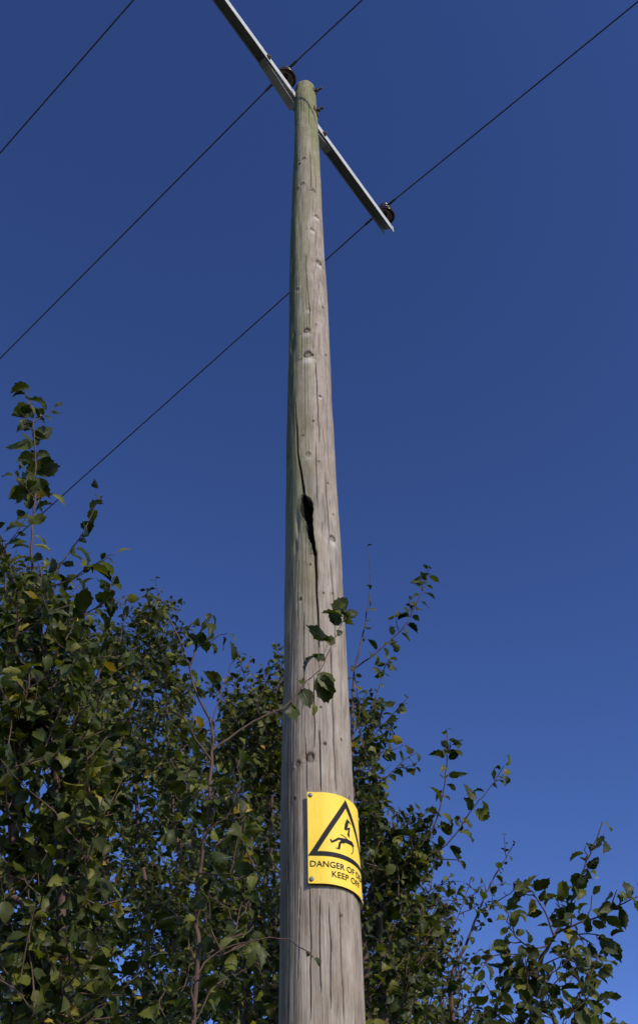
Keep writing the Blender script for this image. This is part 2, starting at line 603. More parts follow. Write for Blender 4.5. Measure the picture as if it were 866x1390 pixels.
    # knots: (x, y, radius px, pale patch below, strength)
    for (a, b, w, pl, st) in ((416, 449, 3.4, .6, 1), (417.5, 482, 4.6, 1.0, .8), (424, 483, 1.6, 0, .9), (434, 538, 1.5, 1.0, .9), (425, 572, 1.5, .1, .8),
                              (418, 617, 2.8, .3, .6), (451.5, 731, 3.6, .9, .9), (420, 1028, 4.5, .25, 1), (433, 356, 3.4, .7, .9), (430, 293, 2.4, .8, .9),
                              (424, 311, 2.4, .8, .7), (412, 215, 2, 0, .9), (406, 222, 1.7, 0, .9), (410, 249, 2.4, 0, .7), (403, 256, 2, 0, .7), (426, 258, 2.6, 0, .8),
                              (441, 1009, 1.7, 0, 1), (464, 1004, 1.3, 0, 1), (452.5, 698, 1.1, 0, 1), (442, 482, 1.3, 0, 1), (463.5, 1243, 1.5, 0, 1), (475.5, 1083, 1.6, 0, 1),
                              (404, 393, 2, .3, .8), (446, 655, 1.3, 0, .8), (433, 626, 1.2, 0, .8), (421, 766, 1.2, 0, .9), (439, 805, 1.2, 0, .9), (451, 806, 1.2, 0, .8), (407, 813, 1.8, .3, .9),
                              (436, 869, 1.8, .2, .5), (435.5, 959, 1.3, 0, 1), (404, 1038, 3, 0, .6), (400, 1085, 1.6, 0, .7), (429, 440, 1.2, 0, .7), (438, 417, 1.3, 0, .8),
                              (391, 620, 1.5, 0, .8), (418, 420, 2.2, .5, .3), (411, 591, 1.4, 0, .7), (457, 672, 1.7, .2, .7)):
        p0, z0 = pole_hit(a, b)
        sc = ((at(a, b, PD) - CAM) @ FW) / F_PX
        rad = w * sc * 1.22
        du, dz = (Pw - p0) * R / rad, (Z - z0) / (rad * 1.25)
        q = np.sqrt(du**2 + dz**2)
        ring = np.exp(-((q - .85) / .28)**2)
        core = np.exp(-(q / .55)**2)
        inn += rad * (.30 * ring + (.55 if w < 2 else .12) * core) * st
        R -= -rad * .18 * np.exp(-((q - 1.7) / .8)**2) * (dz > -1)
        knot = np.maximum(knot, np.clip(ring * 1.1 * (1 if w < 2 else .45 + .55 * (dz > -.35)) + core * (1.2 if w < 2 else .45), 0, 1) * min(1, st * 1.15))
        if pl:
            pq = np.exp(-((du / 1.3)**2 + ((dz + 1.9) / 1.1)**2)) * pl
            pale = np.maximum(pale, np.clip(pq * 1.3, 0, 1))
            R += rad * .12 * pq
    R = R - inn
    X = pole_c(Z) + R * np.sin(P)
    Y = PD - R * np.cos(P)
    nr, nc = P.shape
    V = np.stack([X, Y, Z], -1).reshape(-1, 3)
    i = np.arange(nr - 1)[:, None] * nc
    k = np.arange(nc)[None, :]
    k2 = (k + 1) % nc
    Q = np.stack([i + k, i + k2, i + nc + k2, i + nc + k], -1).reshape(-1, 4)
    # rounded, weathered top: shrinking rings
    attrs = {n_: a_.reshape(-1) for n_, a_ in (('algae', algae), ('algae_shade', algae_shade), ('knot', knot), ('pale', pale), ('rot_shade', rot_shade))}
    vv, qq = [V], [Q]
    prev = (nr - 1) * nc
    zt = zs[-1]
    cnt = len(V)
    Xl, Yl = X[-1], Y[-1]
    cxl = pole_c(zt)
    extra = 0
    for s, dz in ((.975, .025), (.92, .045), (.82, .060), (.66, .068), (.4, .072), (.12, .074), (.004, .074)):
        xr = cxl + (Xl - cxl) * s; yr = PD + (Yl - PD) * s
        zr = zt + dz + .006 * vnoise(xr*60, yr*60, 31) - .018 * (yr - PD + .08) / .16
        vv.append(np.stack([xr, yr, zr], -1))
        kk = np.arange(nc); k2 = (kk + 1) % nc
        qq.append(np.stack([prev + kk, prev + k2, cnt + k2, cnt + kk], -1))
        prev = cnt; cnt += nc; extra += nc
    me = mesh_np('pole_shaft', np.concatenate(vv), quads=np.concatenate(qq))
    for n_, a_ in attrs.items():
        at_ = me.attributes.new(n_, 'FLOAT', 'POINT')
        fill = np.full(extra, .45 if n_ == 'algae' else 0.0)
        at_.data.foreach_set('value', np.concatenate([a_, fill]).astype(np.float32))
    return me


pole = empty('utility_pole', (0.028, PD, 0))
tag(pole, 'tall weathered grey wooden utility pole with long split and hole', 'utility pole')
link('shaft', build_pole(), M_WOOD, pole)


def bolt(parent, phi, z, plate=.05, head=.017, out_=.03):
    c = pole_pt(phi, z, -.006)
    n = np.array([math.sin(phi), -math.cos(phi), 0]); s = np.array([math.cos(phi), math.sin(phi), 0]); k = np.array([0, 0, 1.0])
    w = link('washer_plate', box_mesh('washer_plate', c + n*.007, s, k, n, plate, plate, .008, .001), M_RUST, parent)
    link('bolt', lathe_mesh('bolt', [(.009, 0), (.009, .012), (head, .012), (head*1.02, .016), (head, .026), (.009, .028), (.009, .028 + out_), (.007, .030 + out_)], c + n*.008, n, 6, False), M_RUST, w)


for (a, b, pw) in ((427.0, 123, .045), (429.0, 150, .065)):
    ph, z = pole_hit(a, b)
    bolt(pole, ph, z, pw)

# ------------------------------------------------------------------ crossarm
AZ = 9.70                                    # underside of the arm
A0, A1 = at_z(313, 9.5, AZ), at_z(534.5, 314.5, AZ)
ad = (A1 - A0); ad[2] = 0
ad /= np.linalg.norm(ad)
an = np.array([-ad[1], ad[0], 0])            # away from the pole
az = np.array([0, 0, 1.0])
A_END = A1
pole_s = np.dot(np.array([pole_c(AZ), PD, AZ]) - A_END, ad)      # arm coordinate of the pole (negative)
HALF = -pole_s
ARM_L = 2 * HALF
W_, H_, T_ = .074, .080, .007


def arm_pt(s, o=0.0, h=0.0):
    """s from the right end backwards along the arm, o away from the pole face, h above the underside"""
    return A_END - ad * s + an * o + az * h


arm = empty('crossarm', arm_pt(HALF))
tag(arm, 'galvanised steel channel crossarm bolted behind the pole top', 'crossarm')


def channel(name, s0, s1):
    prof = [(0, 0), (T_, 0), (T_, H_ - T_), (W_ - T_, H_ - T_), (W_ - T_, 0), (W_, 0), (W_, H_), (0, H_)]   # open below
    v, f = [], []
    for s in (s0, s1):
        # end cut slightly skew, as in the photo
        for (o, h) in prof:
            v.append(arm_pt(s + (o * .35 if s == s0 else 0), o, h))
    n = len(prof)
    for k in range(n):
        f.append((k, (k+1) % n, n + (k+1) % n, n + k))
    for q in ((0, 1, 2, 7), (2, 3, 6, 7), (3, 4, 5, 6)):
        f.append(q[::-1]); f.append(tuple(n + k for k in q))
    me = mesh_from(name, v, f, False)
    bm = bmesh.new(); bm.from_mesh(me)
    bmesh.ops.recalc_face_normals(bm, faces=bm.faces)
    bmesh.ops.bevel(bm, geom=[e for e in bm.edges if e.calc_length() > .5], offset=.0015, segments=2, affect='EDGES')
    bm.to_mesh(me); bm.free()
    return me


link('channel', channel('channel', 0, ARM_L + .12), M_STEEL, arm)


def brace(sgn):
    """flat strap from the arm's underside to the pole below it"""
    s_top, s_bot = HALF + sgn * .42, HALF + sgn * .060
    v = []
    for (s, h) in ((s_top, -.006), (HALF + sgn * .37, -.006), (s_bot, -.075), (HALF + sgn * .03, -.085)):
        k = 1 if h > -.05 else .85
        for (o, dh) in ((W_ * .22, 0), (W_ * 1.02, 0), (W_ * 1.02, .006), (W_ * .22, .006)):
            v.append(arm_pt(s, o, h + dh))
    f = []
    for i in range(3):
        for k in range(4):
            f.append((i*4+k, i*4+(k+1) % 4, i*4+4+(k+1) % 4, i*4+4+k))
    f += [(3, 2, 1, 0), (12, 13, 14, 15)]
    return mesh_from('brace_strap', v, f, False)


for sg in (1, -1):
    link('brace_strap', brace(sg), M_STEEL, arm)
for sg, dist in ((1, .40), (-1, .30)):
    c = arm_pt(HALF + sg * dist, 0, H_ * .5)
    link('bolt', lathe_mesh('bolt', [(.012, -.012), (.012, 0), (.020, .0), (.021, .004), (.020, .013), (.010, .014), (.010, .022)], c, -an, 6, False), M_RUST, arm)

# ------------------------------------------------------------------ insulators and wires
def solve_s(px, o=.036, h=.16):
    return min(np.linspace(0, ARM_L, 600), key=lambda s: abs(proj(arm_pt(s, o, h))[0] - px))


S_R, S_M = solve_s(522.5, .022, .20), solve_s(387.5, .022, .20)
S_L = 2 * HALF - S_R + .11
INS_LAB = {0: ('dark brown ceramic insulator at the right end of the crossarm', S_R),
           1: ('dark brown ceramic insulator on the crossarm just left of the pole top', S_M),
           2: ('dark brown ceramic insulator at the far left end of the crossarm', S_L)}
GROOVE = .2175
wire_pts = []
proto = None
for k in (0, 1, 2):
    lab, s = INS_LAB[k]
    b = arm_pt(s, .022, H_)
    root = empty('insulator', b)
    tag(root, lab, 'insulator', 'insulators on the crossarm')
    if proto is None:
        z0 = (0, 0, 0)
        me_pin = lathe_mesh('pin', [(.022, .0005), (.022, .012), (.013, .016), (.013, .085)], z0, n=14, rs=1.0, hs=1.2)
        me_sh = lathe_mesh('porcelain', [(.028, .030), (.060, .022), (.071, .028), (.072, .036), (.055, .050), (.040, .058), (.038, .066), (.052, .070), (.062, .076), (.062, .083),
                                         (.046, .098), (.036, .112), (.034, .126), (.040, .132), (.041, .138), (.033, .143), (.032, .155), (.038, .162), (.037, .172), (.022, .181), (.006, .183)], z0, n=36, rs=1.15, hs=1.15, lift=.045)
        me_tie = lathe_mesh('binding_wire', [(.034, .143), (.041, .145), (.042, .150), (.041, .155), (.033, .157)], z0, n=24, rs=1.15, hs=1.15, lift=.045)
        proto = (me_pin, me_sh, me_tie)
    for nm, me, m in (('pin', proto[0], M_RUST), ('porcelain', proto[1], M_CERAMIC), ('binding_wire', proto[2], M_WIRE)):
        link(nm, me, m, root, b)
    wire_pts.append(b + np.array([0, 0, GROOVE]) + an * .045)

WAZ = [(180 - 44.2, -43.3), (180 - 43.8, -42.8), (180 - 43.9, -42.6)]
W_LAB = ['right-hand power line, crossing behind the middle of the pole', 'middle power line, running past the pole top', 'leftmost power line, crossing the upper left corner of sky']
for k, (p, lab) in enumerate(zip(wire_pts, W_LAB)):
    pts = []
    WAZ_F, WAZ_N = [math.radians(q) for q in WAZ[k]]
    SPAN, SAG = 70.0, .75
    for side, azm in ((1, WAZ_F), (-1, WAZ_N)):
        d = np.array([math.cos(azm), math.sin(azm), 0])
        seg = []
        for i in range(0 if side == 1 else 1, 71):
            t = (i / 70) ** 1.6
            seg.append(p + d * SPAN * t - az * 4 * SAG * t * (1 - t))
        pts = (seg[::-1] + pts) if side == 1 else (pts + seg)
    v, f = tube_np(np.array(pts), np.full(len(pts), .0062), 8)
    w = link('power_line', mesh_np('power_line', v, quads=f), M_WIRE, None)
    tag(w, lab, 'power line', 'power lines on the pole')
    # thicker wrapped tie either side of the insulator is part of the line
    for azm in (WAZ_F, WAZ_N):
        d = np.array([math.cos(azm), math.sin(azm), -.04])
        tp = [p + d * q for q in np.linspace(.03, .17, 12)]
        v, f = tube_np(tp, [.0105 + .0015 * (i % 2) for i in range(11)] + [.007], 8)
        link('tie_wrap', mesh_np('tie_wrap', v, quads=f), M_WIRE, w)

# ------------------------------------------------------------------ the sign
DR = .008
ph_l, z_tl = pole_hit(417.6, 1077, DR)
ph_l2, z_bl = pole_hit(419.5, 1201, DR)
ph_l = (ph_l + ph_l2) / 2
ph_apex, z_apex = pole_hit(468.5, 1086.5, DR)
ph_c = ph_apex
ph_r = 2 * ph_c - ph_l
zc = (z_tl + z_bl) / 2
RS = pole_r(zc) + DR
CXS = pole_c(zc)
LEAN = (pole_c(zc + .1) - pole_c(zc - .1)) / .2


def sg_pt(ph, z, dr=0.0):
    e = max(0.0, (ph_l + .30 - ph)) / .30
    r = RS + dr + .006 * e * e                # plate springs off the wood at its edge
    return np.array([CXS + LEAN * (z - zc) + r * math.sin(ph), PD - r * math.cos(ph), z])


sign = empty('danger_sign', sg_pt(ph_c, z_bl))
tag(sign, 'curved yellow electricity danger sign nailed round the pole', 'sign')


def plate_mesh():
    nu, nv = 64, 8
    v, f = [], []
    for lay, dr in ((0, 0.0), (1, -.0022)):
        for j in range(nv + 1):
            for i in range(nu + 1):
                v.append(sg_pt(ph_l + (ph_r - ph_l) * i / nu, z_bl + (z_tl - z_bl) * j / nv, dr))
    N = (nu + 1) * (nv + 1)
    ix = lambda l, i, j: l * N + j * (nu + 1) + i
    for j in range(nv):
        for i in range(nu):
            f.append((ix(0, i, j), ix(0, i+1, j), ix(0, i+1, j+1), ix(0, i, j+1)))
            f.append((ix(1, i, j+1), ix(1, i+1, j+1), ix(1, i+1, j), ix(1, i, j)))
    for i in range(nu):
        f.append((ix(1, i, 0), ix(1, i+1, 0), ix(0, i+1, 0), ix(0, i, 0)))
        f.append((ix(0, i, nv), ix(0, i+1, nv), ix(1, i+1, nv), ix(1, i, nv)))
    for j in range(nv):
        f.append((ix(0, 0, j), ix(0, 0, j+1), ix(1, 0, j+1), ix(1, 0, j)))
        f.append((ix(1, nu, j), ix(1, nu, j+1), ix(0, nu, j+1), ix(0, nu, j)))
    me = mesh_from('plate', v, f, True)
    me.set_sharp_from_angle(angle=math.radians(40))
    return me


plate = link('plate', plate_mesh(), M_SIGN, sign)
PR = .0009                                    # print sits this far above the enamel


def strip(a, b, n=30, dr=PR):
    """a, b: matching (phi, z) end pairs of both edges: quad strip of n pieces"""
    v, f = [], []
    for i in range(n + 1):
        t = i / n
        for e in (a, b):
            ph = e[0][0] + (e[1][0] - e[0][0]) * t
            z = e[0][1] + (e[1][1] - e[0][1]) * t
            v.append(sg_pt(ph, z, dr))
    for i in range(n):
        f.append((2*i, 2*i+1, 2*i+3, 2*i+2))
    return v, f


def join_strips(name, strips, parent, mat):
    v, f = [], []
    for vv, ff in strips:
        o = len(v)
        v += list(vv)
        f += [tuple(o + q for q in g) for g in ff]
    me = mesh_from(name, v, f, False)
    return link(name, me, mat, parent)


# triangle frame (mitred corners)
ph_bl, z_base = pole_hit(418.9, 1163.6, DR)
bl = (ph_bl * RS, z_base); br = ((2*ph_c - ph_bl) * RS, z_base); ap = (ph_c * RS, z_apex)


def inset(tri, d):
    o = []
    for i in range(3):
        p, q, r = [np.array(tri[k % 3]) for k in (i-1, i, i+1)]
        u = (p - q) / np.linalg.norm(p - q); w = (r - q) / np.linalg.norm(r - q)
        bis = (u + w) / np.linalg.norm(u + w)
        sh = math.sin(math.acos(np.clip(u @ w, -1, 1)) / 2)
        o.append(tuple(q + bis * d / sh))
    return o


tri_o = [bl, br, ap]
tri_i = inset(tri_o, .0162)
toph = lambda p: (p[0] / RS, p[1])
st = []
for i in range(3):
    j = (i + 1) % 3
    st.append(strip((toph(tri_o[i]), toph(tri_o[j])), (toph(tri_i[i]), toph(tri_i[j])), 34))
join_strips('warning_triangle', st, sign, M_BLACK)


def cp(x, y):
    return pole_hit(410 + x / 8.69, 1070 + y / 8.69, DR)


def limb(pts):
    """pts (x, y, width) in traced units -> flat strip on the sign"""
    q = [cp(x, y) for x, y, w in pts]
    s = np.array([(a * RS, z) for a, z in q])
    t = np.gradient(s, axis=0)
    t /= np.linalg.norm(t, axis=1)[:, None]
    nrm = np.stack([-t[:, 1], t[:, 0]], -1)
    w = np.array([p[2] for p in pts]) / 8.69 * (RS / 53) * .5
    L, Rr = s + nrm * w[:, None], s - nrm * w[:, None]
    v = []
    for a, b in zip(L, Rr):
        v.append(sg_pt(a[0] / RS, a[1], PR + .0003 * random.random()))
        v.append(sg_pt(b[0] / RS, b[1], PR + .0003 * random.random()))
    return v, [(2*i, 2*i+1, 2*i+3, 2*i+2) for i in range(len(pts) - 1)]


join_strips('falling_figure_symbol', [
    limb([(334, 604, 12), (342, 622, 16), (352, 640, 24), (362, 644, 14)]),
    limb([(346, 640, 20), (390, 622, 26), (430, 600, 28), (470, 612, 36), (520, 628, 44)]),
    limb([(500, 645, 30), (462, 640, 30), (446, 655, 28), (440, 685, 28), (434, 722, 26)]),
    limb([(393, 708, 6), (415, 714, 12), (445, 722, 16)]),
    limb([(490, 625, 40), (545, 640, 52), (585, 662, 54), (604, 688, 30), (608, 700, 12)]),
    limb([(446, 553, 5), (478, 562, 9), (505, 585, 11), (540, 622, 16)]),
    limb([(588, 685, 16), (603, 728, 11), (596, 765, 10), (578, 787, 9)])], sign, M_BLACK)
join_strips('lightning_symbol', [
    limb([(534, 364, 2), (532, 400, 40), (522, 440, 44), (508, 500, 34)]),
    limb([(540, 385, 14), (558, 415, 18), (574, 440, 4)]),
    limb([(502, 488, 22), (530, 486, 20), (562, 480, 18)]),
    limb([(550, 478, 24), (549, 520, 24), (545, 556, 24)]),
    limb([(544, 548, 44), (548, 572, 22), (550, 594, 2)])], sign, M_BLACK)


def lettering(name, txt, z_mid, width, cap):
    cu = bpy.data.curves.new(name, 'FONT')
    cu.body = txt
    cu.align_x = 'CENTER'
    cu.size = 1.0
    cu.resolution_u = 3
    cu.offset = 0.007
    to = bpy.data.objects.new('tmp_text', cu)
    COL.objects.link(to)
    bpy.context.view_layer.update()
    dg = bpy.context.evaluated_depsgraph_get()
    me = bpy.data.meshes.new_from_object(to.evaluated_get(dg))
    bpy.data.objects.remove(to)
    bm = bmesh.new()
    bm.from_mesh(me)
    bmesh.ops.triangulate(bm, faces=bm.faces)
    xs = [v.co.x for v in bm.verts]; ys = [v.co.y for v in bm.verts]
    x0, x1, y0, y1 = min(xs), max(xs), min(ys), max(ys)
    for v in bm.verts:
        a = ((v.co.x - x0) / (x1 - x0) - .5) * width
        h = ((v.co.y - y0) / (y1 - y0) - .5) * cap
        v.co = Vector(sg_pt(ph_c + a / RS, z_mid + h, PR + .0003))
    me2 = bpy.data.meshes.new(name)
    bm.to_mesh(me2)
    bm.free()
    return link(name, me2, M_BLACK, sign)


ph_d, z_d = cp(100, 905)
lettering('lettering', 'DANGER OF DEATH', z_d, 2 * (ph_c - ph_d) * RS, .0205)
ph_k, z_k = cp(355, 1022)
lettering('lettering', 'KEEP OFF', z_k + .002, 2 * (ph_c - ph_k) * RS, .0205)
for (a, z) in ((ph_l + .075, z_tl - .012), (ph_l + .075, z_bl + .014), (ph_r - .04, z_tl - .012), (ph_r - .04, z_bl + .014)):
    p = sg_pt(a, z, -.001)
    n = np.array([math.sin(a), -math.cos(a), 0])
    link('nail', lathe_mesh('nail', [(.002, -.004), (.0060, .001), (.0080, .0025), (.0070, .0046), (.0030, .0056)], p, n, 14), M_NAIL, sign)

# ------------------------------------------------------------------ leaves
def leaf_mesh(name, rows, fold, curl, twist, wave, seed, serr=True):
    r = random.Random(seed)
    v, uv, f = [], [], []
    wmax = .315 + r.uniform(-.04, .05)
    skew = r.uniform(-.05, .05)
    for i in range(rows + 1):
        u = i / rows
        w = wmax * (math.sin(math.pi * min(1, u * .93 + .07 * (1-u)) ** .82)) ** .85 if u < 1 else 0.0
        if u > .62: w *= max(0.0, (1 - u) / .38) ** .6 if u < 1 else 0
        w *= 1.0 + (0.10 if (serr and i % 2) else -.04 if serr else 0)
        a = curl * u
        cx = (math.sin(a) / curl if abs(curl) > 1e-3 else u)
        cz = ((math.cos(a) - 1) / curl if abs(curl) > 1e-3 else 0)
        tw = twist * (u - .3)
        for sd in (-1, 0, 1):
            y = sd * w * math.cos(fold)
            z = abs(sd) * w * math.sin(fold) + wave * sd * math.sin(u * 7 + seed) * w
            yy = y * math.cos(tw) - z * math.sin(tw)
            zz = y * math.sin(tw) + z * math.cos(tw)
            xo = zz * math.sin(a)
            v.append((cx + xo + (.06 if sd and serr and i % 2 else 0) , yy + skew * math.sin(math.pi * u), cz + zz * math.cos(a)))
            uv.append((u, .5 + .5 * sd))
    for i in range(rows):
        for k in (0, 1):
            q = [i*3+k, (i+1)*3+k, (i+1)*3+k+1, i*3+k+1]
            if i == rows - 1:
                f.append((q[0], q[1] if k == 0 else q[2], q[3])[::-1])
            else:
                f.append(tuple(q[::-1]))
    # petiole
    b = len(v)
    v += [(-.20, .0, .03), (-.20, .014, .03), (.02, .016, 0), (.02, -.016, 0)]
    uv += [(.5, .5)] * 4
    f.append((b, b+3, b+2, b+1))
    me = bpy.data.meshes.new(name)
    me.from_pydata(v, [], f)
    bm = bmesh.new(); bm.from_mesh(me)
    bmesh.ops.triangulate(bm, faces=bm.faces)
    bm.to_mesh(me); bm.free()
    lay = me.uv_layers.new(name='UVMap')
    for lp in me.loops:
        lay.data[lp.index].uv = uv[lp.vertex_index]
    smooth(me)
    return me


LEAVES = [leaf_mesh('leaf', 9, fold, curl, tw, wv, k) for k, (fold, curl, tw, wv) in enumerate((
    (.18, .5, .2, .10), (.45, .9, -.3, .05), (.30, 1.3, .5, .15), (.62, .4, -.2, .08), (.12, -.35, .3, .16), (.38, 1.7, -.6, .10),
    (.75, .8, .4, .05), (.25, .75, -.9, .12), (.50, 1.1, .8, .18), (.20, .25, 0, .20)))]
SIMPLE = [leaf_mesh('leaf_small', 6, fold, curl, tw, wv, k + 20, True) for k, (fold, curl, tw, wv) in enumerate((
    (.2, .6, .2, .1), (.5, .9, -.3, .05), (.3, 1.4, .5, .15), (.6, .4, -.2, .1), (.1, -.3, .3, .2), (.3, 1.0, -.8, .1)))]
for m in LEAVES: m.materials.append(M_LEAF)


def tmpl(me):
    v = np.array([p.co[:] for p in me.vertices])
    f = np.array([p.vertices[:] for p in me.polygons])
    uv = np.array([d.uv[:] for d in me.uv_layers[0].data])
    return v, f, uv


TM = [tmpl(m) for m in SIMPLE]
for m in SIMPLE: bpy.data.meshes.remove(m)


def catmull(P, step):
    P = np.asarray(P, float)
    if len(P) < 3:
        n = max(2, int(np.linalg.norm(P[-1] - P[0]) / step) + 1)
        return P[0] + (P[-1] - P[0]) * np.linspace(0, 1, n)[:, None]
    Q = np.vstack([2*P[0] - P[1], P, 2*P[-1] - P[-2]])
    o = []
    for i in range(1, len(Q) - 2):
        n = max(2, int(np.linalg.norm(Q[i+1] - Q[i]) / step) + 1)
        for t in np.linspace(0, 1, n, endpoint=False):
            o.append(.5*((2*Q[i]) + (-Q[i-1]+Q[i+1])*t + (2*Q[i-1]-5*Q[i]+4*Q[i+1]-Q[i+2])*t*t + (-Q[i-1]+3*Q[i]-3*Q[i+1]+Q[i+2])*t**3))
    o.append(Q[-2])
    return np.array(o)


def norm(v):
    return v / (np.linalg.norm(v) + 1e-9)


class Tree:
    def __init__(self, base, label, leaf, cat='tree', name='hedgerow_tree', group='trees and shrubs round the pole', seed=1, g=1.0, k=1.0):
        self.base = np.array(base, float)
        self.root = empty(name, base)
        tag(self.root, label, cat, group)
        self.leaf = leaf
        self.g, self.k = g, k
        self.rng = np.random.default_rng(seed)
        self.nodes, self.nrad = [], []
        self.first, self.later = [], []       # leaf frames: shoots that stand out, then the mass
        self.tv, self.tf, self.tn = [], [], 0

    def add_nodes(self, pts, rad):
        self.nodes += list(pts); self.nrad += list(rad)

    def trunk(self, pts, r0, r1, name='trunk'):
        P = catmull(pts, .06)
        P[1:-1] += self.rng.normal(0, .0014, P[1:-1].shape)
        rad = np.linspace(r0, r1, len(P))
        v, f = tube_np(P, rad, 9)
        link(name, mesh_np(name, v, quads=f), M_BARK, self.root)
        self.add_nodes(P, rad)
        return P

    def nearest(self, p, drop=.05):
        N = np.array(self.nodes)
        d = np.linalg.norm(N - p, axis=1) + 4 * np.clip(N[:, 2] - (p[2] - drop), 0, 9)
        k = int(np.argmin(d))
        return N[k], self.nrad[k]

    def shoot(self, pts, r0=.008, r1=.002, bare=0.0, gap=.04, size=None, first=True, join=True, twigs=0, top=1.0, tlen=.16, as_part=True):
        """pts from base to tip"""
        P = [np.array(p) for p in pts]
        if join and self.nodes:
            n, nr = self.nearest(P[0])
            if np.linalg.norm(n - P[0]) > .03:
                mid = n * .5 + P[0] * .5 - np.array([0, 0, .05 * np.linalg.norm(n - P[0])])
                P = [n, mid] + P
                r0 = min(max(r0, r0 * 1.15), max(nr * .8, r0))
        Q = catmull(P, .03)
        Q[1:-1] += self.rng.normal(0, .0016, Q[1:-1].shape)
        rad = r0 + (r1 - r0) * np.linspace(0, 1, len(Q)) ** .8
        v, f = tube_np(Q, rad, 6)
        if as_part:
            link('branch', mesh_np('branch', v, quads=f), M_BARK, self.root)
        else:
            self.tv.append(v); self.tf.append(f + self.tn); self.tn += len(v)
        self.add_nodes(Q[2:], rad[2:])
        L = np.concatenate([[0], np.cumsum(np.linalg.norm(np.diff(Q, axis=0), axis=1))])
        gap *= .78 * self.g
        size = (size or self.leaf) * (self.k if first else 1.0)
        self.leaves_on(Q, L, L[-1] * bare, L[-1] * top, gap, size or self.leaf, first)
        for _ in range(twigs):
            s = self.rng.uniform(max(bare, .1), .92) * L[-1]
            i = int(np.searchsorted(L, s)); i = min(i, len(Q) - 2)
            t = norm(Q[i+1] - Q[i])
            sd = norm(np.cross(t, self.rng.normal(0, 1, 3)))
            d = norm(t * .75 + sd * .9 + np.array([0, 0, .15]))
            ln = tlen * self.rng.uniform(.5, 1.3)
            W = np.array([Q[i] + d * ln * q + np.array([0, 0, .12 * ln * q * q]) + self.rng.normal(0, .003, 3) for q in np.linspace(0, 1, 5)])
            W[0] = Q[i]
            v, f = tube_np(W, np.linspace(.0026, .0012, 5), 5)
            self.tv.append(v); self.tf.append(f + self.tn); self.tn += len(v)
            LW = np.linspace(0, ln, 5)
            self.leaves_on(W, LW, ln * .25, ln, gap * .8, (size or self.leaf) * .92, first)
        return Q

    def leaves_on(self, Q, L, s0, s1, gap, size, first):
        s, side = s0 + gap * self.rng.uniform(.2, 1), 1
        tgt = self.first if first else self.later
        ref = self.rng.normal(0, 1, 3) * .5 + np.array([0, 0, 1.0])
        while s < s1 + 1e-6:
            i = min(max(int(np.searchsorted(L, s)), 1), len(Q) - 1)
            p = Q[i-1] + (Q[i] - Q[i-1]) * ((s - L[i-1]) / max(1e-6, L[i] - L[i-1]))
            t = norm(Q[i] - Q[i-1])
            tipf = s / max(L[-1], 1e-6)
            self.put(p, t, side, ref, size * self.rng.uniform(.45, 1.25) * (1 - .35 * max(0, tipf - .85) / .15), tgt)
            side = -side
            s += gap * self.rng.uniform(.55, 1.5)
        self.put(Q[-1], norm(Q[-1] - Q[-2]), 0, ref, size * self.rng.uniform(.5, .8), tgt)

    def put(self, p, t, side, ref, size, tgt):
        sd = norm(np.cross(t, ref)) * side
        x = norm(sd * .9 + t * self.rng.uniform(.2, .8) + np.array([0, 0, -self.rng.uniform(0, .95)]) + self.rng.normal(0, .34, 3))
        up = np.array([.32, -.42, .85]) + self.rng.normal(0, .6, 3)   # blades tip a little to the light
        y = norm(np.cross(up, x))
        z = np.cross(x, y)
        tgt.append((p + x * size * .2, np.stack([x, y, z], -1) * size))

    def leaf_at(self, x0, y0, x1, y1, Y, dy=0.0, face=.6, stalk=None):
        """one leaf from its foot to its tip; stalk = twig point it hangs from"""
        p0, p1 = at(x0, y0, Y), at(x1, y1, Y + dy)
        x = p1 - p0
        size = np.linalg.norm(x)
        x = x / size
        n = norm(norm(CAM - p0) * face + np.array([.15, 0, 1.0]) * (1 - abs(face)) + self.rng.normal(0, .18, 3))
        y = norm(np.cross(n, x))
        self.first.insert(0, (p0, np.stack([x, y, np.cross(x, y)], -1) * size))
        if stalk is not None:
            a = at(stalk[0], stalk[1], Y)
            W = np.array([a + (p0 - a) * q + np.array([0, 0, .15 * q * (1 - q)]) * np.linalg.norm(p0 - a) for q in np.linspace(0, 1, 5)])
            v, f = tube_np(W, np.full(5, .0009), 5)
            self.tv.append(v); self.tf.append(f + self.tn); self.tn += len(v)

    def fill(self, poly, n, ylo, yhi, gap=.035, length=(.18, .5), size=None, r0=.005, twigs=1):
        """branches whose tips lie inside an outline given in the photo, at spread distances"""
        poly = np.array(poly, float)
        mn, mx = poly.min(0), poly.max(0)
        tips = []
        while len(tips) < n:
            q = self.rng.uniform(mn, mx)
            x, y = q
            c = False
            j = len(poly) - 1
            for i in range(len(poly)):
                if (poly[i, 1] > y) != (poly[j, 1] > y) and x < (poly[j, 0]-poly[i, 0])*(y-poly[i, 1])/(poly[j, 1]-poly[i, 1]) + poly[i, 0]:
                    c = not c
                j = i
            if c:
                tips.append(at(x, y, self.rng.uniform(ylo, yhi)))
        N0 = np.array(self.nodes)
        tips.sort(key=lambda p: np.min(np.linalg.norm(N0 - p, axis=1)))
        for p in tips:
            nd, nr = self.nearest(p, .08)
            v = p - nd
            d = np.linalg.norm(v)
            if d < .06: continue
            h = v * np.array([1, 1, 0])
            mid = nd + h * .55 + np.array([0, 0, v[2] * .42]) + self.rng.normal(0, .05 * d, 3)
            P = [nd, mid, p]
            ll = min(d, self.rng.uniform(*length))
            self.shoot(P, min(max(.0028, .006 * d), max(.0022, nr * .75)), .0012, bare=max(0.03, 1 - ll / d * 1.1), gap=gap, size=size, first=False, join=False, twigs=twigs, as_part=False)

